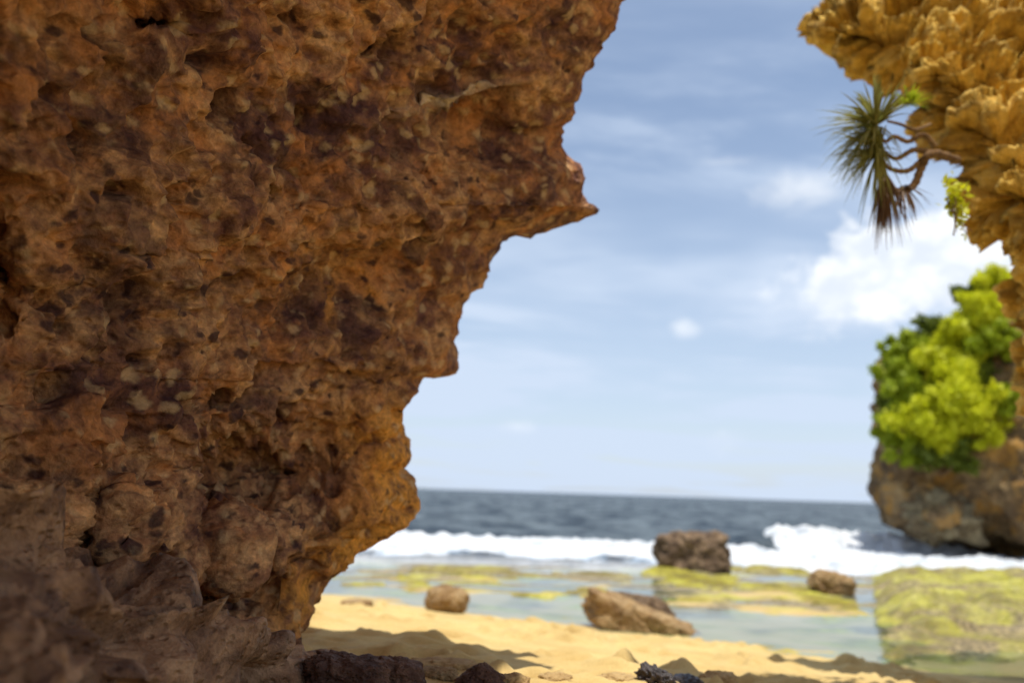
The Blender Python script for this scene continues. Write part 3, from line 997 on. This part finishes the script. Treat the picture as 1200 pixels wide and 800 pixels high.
# --- mossy ledge at the right
def build_ledge():
    ny, nx = 260, 200
    v = np.linspace(0, 1, ny)[:, None] + np.zeros((1, nx)); u = np.zeros((ny, 1)) + np.linspace(0, 1, nx)[None, :]
    y = 10.35 + 0.9 * u + (11.9 - 0.9 * u) * v ** 1.2
    left = 0.4425 * y + 0.16 * fbm(np.stack([y * 0.9, 0 * y, 0 * y], -1), 4, 701)
    x = left + u ** 1.3 * 9.5
    p = np.stack([x, y, 0 * x], -1)
    q = p * np.array([0.30, 1.0, 1])
    z = 0.10 + 0.24 * sstep(0.0, 0.55, v) + 0.16 * fbm(q, 4, 703)
    st = fbm(q * 1.25 + 4.1, 3, 706) * 3.2
    z = z + 0.085 * (np.floor(st) + sstep(0.0, 0.28, st - np.floor(st)))          # broken steps across the shelf
    z = z - 0.26 * sstep(0.75, 1.25, ridged(p * np.array([0.28, 0.9, 1]), 2, 708))
    en = 0.5 * fbm(p * np.array([0.9, 0.9, 1]), 4, 709)
    e = np.minimum(np.minimum((u ** 1.3) * 9.5 / 0.9, 1), np.minimum(v * 12.5 / 1.8 + en - 0.25, (1 - v) * 12.5 / 1.6 + en - 0.2)).clip(0, 1)
    z = np.maximum(z, 0.02) * e ** 0.55 - 0.10 * (1 - e) ** 2 + 0.045 * fbm(p * 3.0, 4, 707)
    z = np.maximum(z, ground_z(x, y, False)[0] - 0.05)
    top = np.stack([x, y, z], -1).reshape(-1, 3)
    f = grid_faces(ny, nx)
    # skirt down into the reef
    ring = [j for j in range(nx)] + [i * nx + nx - 1 for i in range(1, ny)] + [(ny - 1) * nx + j for j in range(nx - 2, -1, -1)] + [i * nx for i in range(ny - 2, 0, -1)]
    low = top[ring].copy(); low[:, 2] = -0.5
    n0 = len(top)
    sk = np.array([(ring[k], n0 + k, n0 + (k + 1) % len(ring), ring[(k + 1) % len(ring)]) for k in range(len(ring))])
    return np.concatenate([top, low]), np.concatenate([f, sk])
V, f = build_ledge()
o = mesh_obj('mossy_ledge', V, f, M_ledge)
tag(o, 'low flat rock shelf covered in yellow green algae beside the tide pool', 'rock shelf')

# ------------------------------------------------------------------ boulders and stones
bld_px('boulder', 'large dark brown block shaped boulder standing in front of the breakers', 811, 666, 76, 38, M_seaboulder, 0.7, 0.25, seed=3, box=4.5, amp=0.15, freq=1.3, pit=0.05, sub=6, shear=(0.06, 0))
bld_px('boulder', 'tan boulder by the edge of the tide pool beside the mossy shelf', 976, 696, 46, 23, M_boulder, 0.8, 0.25, seed=5, box=3.0, amp=0.18, freq=1.4, sub=5, shear=(-0.12, 0))
bld_px('boulder', 'rounded golden boulder at the waterline nearest the cave wall', 522, 717, 48, 27, M_boulder, 0.85, 0.2, seed=8, box=2.6, amp=0.13, freq=1.2)
# the long wedge and its neighbours
wb = hit_ground(752, 741)
wd = wb[1]
k = wd / F_PX
boulder('boulder', 'long wedge shaped tan boulder with a shaded face, sloping down to the right', 'boulder', (wb[0] + 0.07, wb[1] + 0.30, wb[2] + 0.09), (124 * k, 0.62, 0.46), M_boulder, seed=14, box=6.0, amp=0.15, freq=1.1, sub=6, shear=(-0.33, 0.05), rot=-0.12)
boulder('boulder', 'brown weathered boulder partly hidden behind the long wedge', 'boulder', (wb[0] + 0.16, wb[1] + 0.85, wb[2] + 0.19), (78 * k, 0.45, 0.42), M_seaboulder, seed=17, box=3.0, amp=0.2, freq=1.5, shear=(-0.22, 0))
bld_px('flat_rock', 'flat brown rock lying on sand below the cave wall edge by the water', 418, 712, 34, 7, M_boulder, 1.0, 0.5, seed=23, box=3.0, amp=0.16, cat='rock')

bld_px('rock', 'dark purple brown rock slab against the foot of the cave wall', 408, 806, 90, 27, M_darkrock, 0.7, 0.2, seed=29, box=4.5, amp=0.14, cat='rock', sub=6, shear=(-0.06, 0))
bld_px('rock', 'reddish brown rock beside the dark slab, half sunk in sand', 468, 806, 54, 26, M_darkrock, 0.8, 0.3, seed=37, box=3.4, amp=0.16, cat='rock', shear=(-0.15, 0))
bld_px('flat_rock', 'thin sandy flat stone with a dark underside right of the dark slab', 520, 786, 74, 9, M_sandstone, 0.5, 0.5, seed=41, box=4, amp=0.14, cat='stone')
bld_px('flat_rock', 'small brown stone just behind the peaked dark stone', 512, 795, 46, 9, M_boulder, 0.7, 0.4, seed=43, box=3, amp=0.18, cat='stone')
bld_px('stone', 'peaked dark brown stone at the bottom edge of the picture', 564, 808, 46, 24, M_darkrock, 0.8, 0.2, seed=47, box=2.2, amp=0.2, taper=0.45, cat='stone')
bld_px('stone', 'wet black stone with sharp top and shiny edges at the bottom', 770, 811, 36, 22, M_black, 0.8, 0.2, seed=53, box=2.6, amp=0.34, freq=1.8, cat='stone', shear=(-0.25, 0))
bld_px('stone', 'smooth black stone to the right of the sharp wet one', 804, 812, 34, 17, M_black, 0.9, 0.2, seed=59, box=2.4, amp=0.14, cat='stone')
for (px, py, w, h, sd, lb) in ((845, 806, 42, 14, 71, 'tan sandy stone right of the two black stones'),
                               (652, 806, 38, 13, 73, 'rounded tan stone midway between the peaked and the wet black stone'),
                               (602, 808, 34, 14, 79, 'tan sandy stone right beside the peaked dark stone'),
                               (722, 806, 44, 12, 83, 'low tan stone left of the sharp wet black stone')):
    bld_px('stone', lb, px, py, w, h, M_sandstone, 0.8, 0.4, seed=sd, box=2.6, amp=0.16, cat='stone')


# ------------------------------------------------------------------ plants
def leaves_mesh(centers, normals, size, rng, n_jit=0.9):
    """small pointed leaf quads"""
    n = len(centers)
    d = rng.normal(size=(n, 3)); d += normals * n_jit
    d /= np.linalg.norm(d, axis=1, keepdims=True)
    a = rng.normal(size=(n, 3)); a -= (a * d).sum(1, keepdims=True) * d
    a /= np.linalg.norm(a, axis=1, keepdims=True)
    b = np.cross(d, a)
    s = size * (0.6 + 0.8 * rng.random((n, 1)))
    v = np.stack([centers - a * s, centers + b * s * 0.45, centers + a * s, centers - b * s * 0.45], 1).reshape(-1, 3)
    return v, np.arange(n * 4).reshape(-1, 4)


def tube(pts, radii, seg=8):
    pts = np.asarray(pts, float)
    T_ = np.gradient(pts, axis=0); T_ /= np.linalg.norm(T_, axis=1, keepdims=True)
    ref = np.array([0.3, 0.9, 0.31])
    A = np.cross(T_, ref); A /= np.linalg.norm(A, axis=1, keepdims=True)
    B = np.cross(T_, A)
    an = np.linspace(0, 2 * math.pi, seg, endpoint=False)
    V = pts[:, None] + np.asarray(radii)[:, None, None] * (np.cos(an)[None, :, None] * A[:, None] + np.sin(an)[None, :, None] * B[:, None])
    f = grid_faces(len(pts), seg, True)
    return V.reshape(-1, 3), f


def bez(pts, n=14):
    """smooth curve through control points (Catmull-Rom)"""
    p = np.asarray(pts, float)
    p = np.concatenate([[2 * p[0] - p[1]], p, [2 * p[-1] - p[-2]]])
    out = []
    for i in range(1, len(p) - 2):
        for t in np.linspace(0, 1, n, endpoint=False):
            a, b, c, d = p[i - 1:i + 3]
            out.append(0.5 * ((2 * b) + (-a + c) * t + (2 * a - 5 * b + 4 * c - d) * t * t + (-a + 3 * b - 3 * c + d) * t ** 3))
    out.append(p[-2])
    return np.array(out)


def shrub(px, py, rpx, d, mat, label, seed, n=2600, leaf=0.13, squash=0.8):
    rng = np.random.default_rng(seed)
    c = P(np.float64(px), np.float64(py), np.float64(d))
    R = 1.22 * rpx * d / F_PX
    root = empty('shrub', (c[0], c[1] + R * 0.6, c[2] - R * 0.7))
    tag(root, label, 'shrub', 'shrubs growing on the sea cliff')
    inv = Matrix.Translation(root.location).inverted()
    # clumps
    nc = 34
    cd = rng.normal(size=(nc, 3)); cd /= np.linalg.norm(cd, axis=1, keepdims=True)
    cc = cd * R * rng.uniform(0.25, 1.05, (nc, 1)) * np.array([1.1, 0.8, squash])
    cr = R * rng.uniform(0.12, 0.36, nc)
    k = rng.integers(0, nc, n)
    dd = rng.normal(size=(n, 3)); dd /= np.linalg.norm(dd, axis=1, keepdims=True)
    pos = cc[k] + dd * cr[k][:, None] * (rng.random((n, 1)) ** 0.5) * rng.choice([1.0, 1.0, 1.0, 1.35], (n, 1))
    v, f = leaves_mesh(pos + c, dd, leaf, rng)
    o = mesh_obj('foliage', v, f, mat, root, smooth=False); o.matrix_parent_inverse = inv
    vs, fs, off = [], [], 0
    base = np.array(root.location)
    for q in range(12):
        tip = c + cc[q]
        m = (base + tip) / 2 + rng.normal(size=3) * R * 0.1
        tv, tf = tube(bez([base, m, tip], 5), np.linspace(0.06, 0.02, 11), 6)
        vs.append(tv); fs.append(tf + off); off += len(tv)
    o = mesh_obj('stems', np.concatenate(vs), np.concatenate(fs), M_bark, root); o.matrix_parent_inverse = inv
    return root


SHRUBS = [
    (1054, 440, 20, 31.0, 'm', 'dark green shrub on the seaward corner of the cliff top'),
    (1046, 474, 18, 31.3, 'd', 'dark shrub hanging over the left cliff edge, halfway down the greenery'),
    (1052, 506, 22, 30.6, 'm', 'mid green shrub hanging lowest on the left cliff edge'),
    (1064, 414, 24, 31.6, 'm', 'green shrub on the sloping cliff top next to the dark corner shrub'),
    (1092, 396, 24, 32.0, 'd', 'dark shrub standing up from the sloping skyline of the cliff'),
    (1072, 462, 26, 30.2, 'm', 'mid green shrub in the hollow between the bright clumps'),
    (1106, 430, 28, 30.3, 'b', 'bright yellow green shrub high on the cliff face'),
    (1118, 470, 38, 29.2, 'b', 'biggest bright lime green shrub in the middle of the cliff greenery'),
    (1090, 500, 32, 29.2, 'b', 'bright shrub spreading below the biggest lime green one'),
    (1068, 524, 22, 29.6, 'm', 'low green shrub at the bottom fringe above the bare orange rock'),
    (1142, 502, 26, 28.9, 'b', 'bright shrub at lower right beside the shaded rock'),
    (1132, 400, 28, 30.6, 'b', 'lime green shrub below the two topmost shrubs'),
    (1152, 362, 26, 30.6, 'b', 'bright shrub second from the very top of the slope'),
    (1168, 334, 20, 31.0, 'b', 'topmost bright shrub against the cloud by the overhang'),
    (1137, 344, 15, 31.6, 'd', 'small dark shrub poking up on the skyline near the top'),
    (1172, 400, 22, 29.8, 'm', 'green shrub hanging beside the right overhang edge'),
    (1112, 534, 26, 29.0, 'd', 'dark sparse shrub clinging to the rock below the bright ones'),
    (1178, 470, 20, 29.0, 'm', 'green shrub at the far right of the cliff greenery'),
    (1150, 436, 18, 30.0, 'd', 'dark shrub in the shaded gap right of the lime green shrubs'),
]
for i, (px, py, r, d, kd, lb) in enumerate(SHRUBS):
    shrub(px, py, r, d, {'d': M_leaf_dark, 'm': M_leaf_mid, 'b': M_leaf_bright}[kd], lb, 800 + i, n=int(1500 + 100 * r))


def strap(base, direction, length, width, droop, rng, n=9):
    """one long keeled leaf: two narrow strips folded along the midrib"""
    d = np.array(direction, float); d /= np.linalg.norm(d)
    side = np.cross(d, [0, 0, 1.0])
    if np.linalg.norm(side) < 0.1: side = np.array([1.0, 0, 0])
    side /= np.linalg.norm(side)
    up = np.cross(side, d)
    t = np.linspace(0, 1, n)
    pts = base + d * (t * length)[:, None]
    pts = pts + np.array([0, 0, -1.0]) * (droop * length * t ** 2.4)[:, None]
    w = width * np.interp(t, [0, 0.1, 0.6, 1], [0.7, 1, 0.75, 0.06])
    L = pts + side * w[:, None] + up * (w * 0.5)[:, None]
    Rr = pts - side * w[:, None] + up * (w * 0.5)[:, None]
    V = np.stack([L, pts, Rr], 1).reshape(-1, 3)
    return V, grid_faces(n, 3)


def rosette(name, center, axis, n, length, width, droop, spread, mat, parent, inv, seed):
    rng = np.random.default_rng(seed)
    vs, fs, off = [], [], 0
    ax = np.array(axis, float); ax /= np.linalg.norm(ax)
    for i in range(n):
        d = rng.normal(size=3); d -= ax * (d @ ax); d /= np.linalg.norm(d)
        a = spread * rng.random() ** 0.6
        v = ax * math.cos(a) + d * math.sin(a)
        V, f = strap(center + v * 0.02, v, length * rng.uniform(0.7, 1.1), width * rng.uniform(0.7, 1.2), droop * rng.uniform(0.3, 1.6), rng)
        vs.append(V); fs.append(f + off); off += len(V)
    o = mesh_obj(name, np.concatenate(vs), np.concatenate(fs), mat, parent, smooth=False)
    o.matrix_parent_inverse = inv
    return o


def pandanus():
    D0 = 6.2
    q = lambda px, py, d=D0: P(np.float64(px), np.float64(py), np.float64(d))
    root = empty('pandanus_tree', q(1112, 190, 6.5))
    tag(root, 'spiky pandanus tree growing sideways out of the golden overhang', 'tree')
    inv = Matrix.Translation(root.location).inverted()
    def limb(name, pts, r0, r1):
        c = bez(pts, 10)
        v, f = tube(c, np.linspace(r0, r1, len(c)) * (1 + 0.12 * np.sin(np.arange(len(c)) * 1.9)), 9)
        o = mesh_obj(name, v, f, M_bark, root); o.matrix_parent_inverse = inv
    limb('trunk', [q(1122, 188, 6.7), q(1092, 180), q(1080, 196), q(1070, 218), q(1050, 224), q(1036, 206), q(1028, 176)], 0.034, 0.024)
    limb('branch', [q(1082, 186), q(1064, 200), q(1044, 198), q(1032, 186)], 0.022, 0.015)
    limb('branch', [q(1086, 178), q(1070, 176), q(1050, 186), q(1034, 176)], 0.024, 0.014)
    limb('branch', [q(1078, 158), q(1064, 166), q(1048, 160), q(1038, 166), q(1030, 160)], 0.019, 0.013)
    limb('branch', [q(1096, 172), q(1086, 160), q(1078, 158)], 0.022, 0.016)
    limb('branch', [q(1090, 146, 6.8), q(1072, 152), q(1056, 146), q(1040, 142)], 0.015, 0.010)
    rosette('leaf_crown', q(1027, 148), (-0.85, -0.15, 0.35), 130, 0.46, 0.013, 0.26, 1.75, M_pand, root, inv, 901)
    rosette('leaf_crown', q(1030, 178), (-0.9, -0.2, -0.25), 100, 0.40, 0.012, 0.35, 1.5, M_pand, root, inv, 902)
    rosette('dead_leaves', q(1036, 200), (0.0, -0.1, -1), 70, 0.45, 0.012, 0.25, 0.40, M_dead, root, inv, 903)
    rosette('dead_leaves', q(1058, 216), (0.15, -0.1, -1), 26, 0.24, 0.009, 0.3, 0.9, M_dead, root, inv, 904)
    rosette('leaf_crown', q(1066, 124, 6.6), (-0.3, -0.6, 0.5), 40, 0.20, 0.010, 0.2, 1.4, M_leaf_mid, root, inv, 905)


pandanus()


def hanging_plant():
    c = P(np.float64(1117), np.float64(238), np.float64(6.15))
    root = empty('hanging_plant', c)
    tag(root, 'small leafy green plant hanging from the edge of the overhang below the pandanus', 'plant')
    inv = Matrix.Translation(root.location).inverted()
    rng = np.random.default_rng(77)
    n = 170
    pos = c + rng.normal(size=(n, 3)) * np.array([0.028, 0.05, 0.09])
    pos[:, 0] += 0.03 + (c[2] - pos[:, 2]) * 0.2
    v, f = leaves_mesh(pos, np.tile([0, -1.0, 0.3], (n, 1)), 0.034, rng)
    o = mesh_obj('foliage', v, f, M_leaf_bright, root, smooth=False); o.matrix_parent_inverse = inv
    vs, fs, off = [], [], 0
    for k in range(5):
        e = c + np.array([rng.uniform(-0.06, 0.1), -0.05, -0.24 - 0.06 * rng.random()])
        V, f = tube(bez([c + np.array([0.08, 0.15, 0.1]), c + rng.normal(size=3) * 0.03, e], 6), np.linspace(0.008, 0.003, 13), 5)
        vs.append(V); fs.append(f + off); off += len(V)
    o = mesh_obj('stems', np.concatenate(vs), np.concatenate(fs), M_bark, root); o.matrix_parent_inverse = inv


hanging_plant()
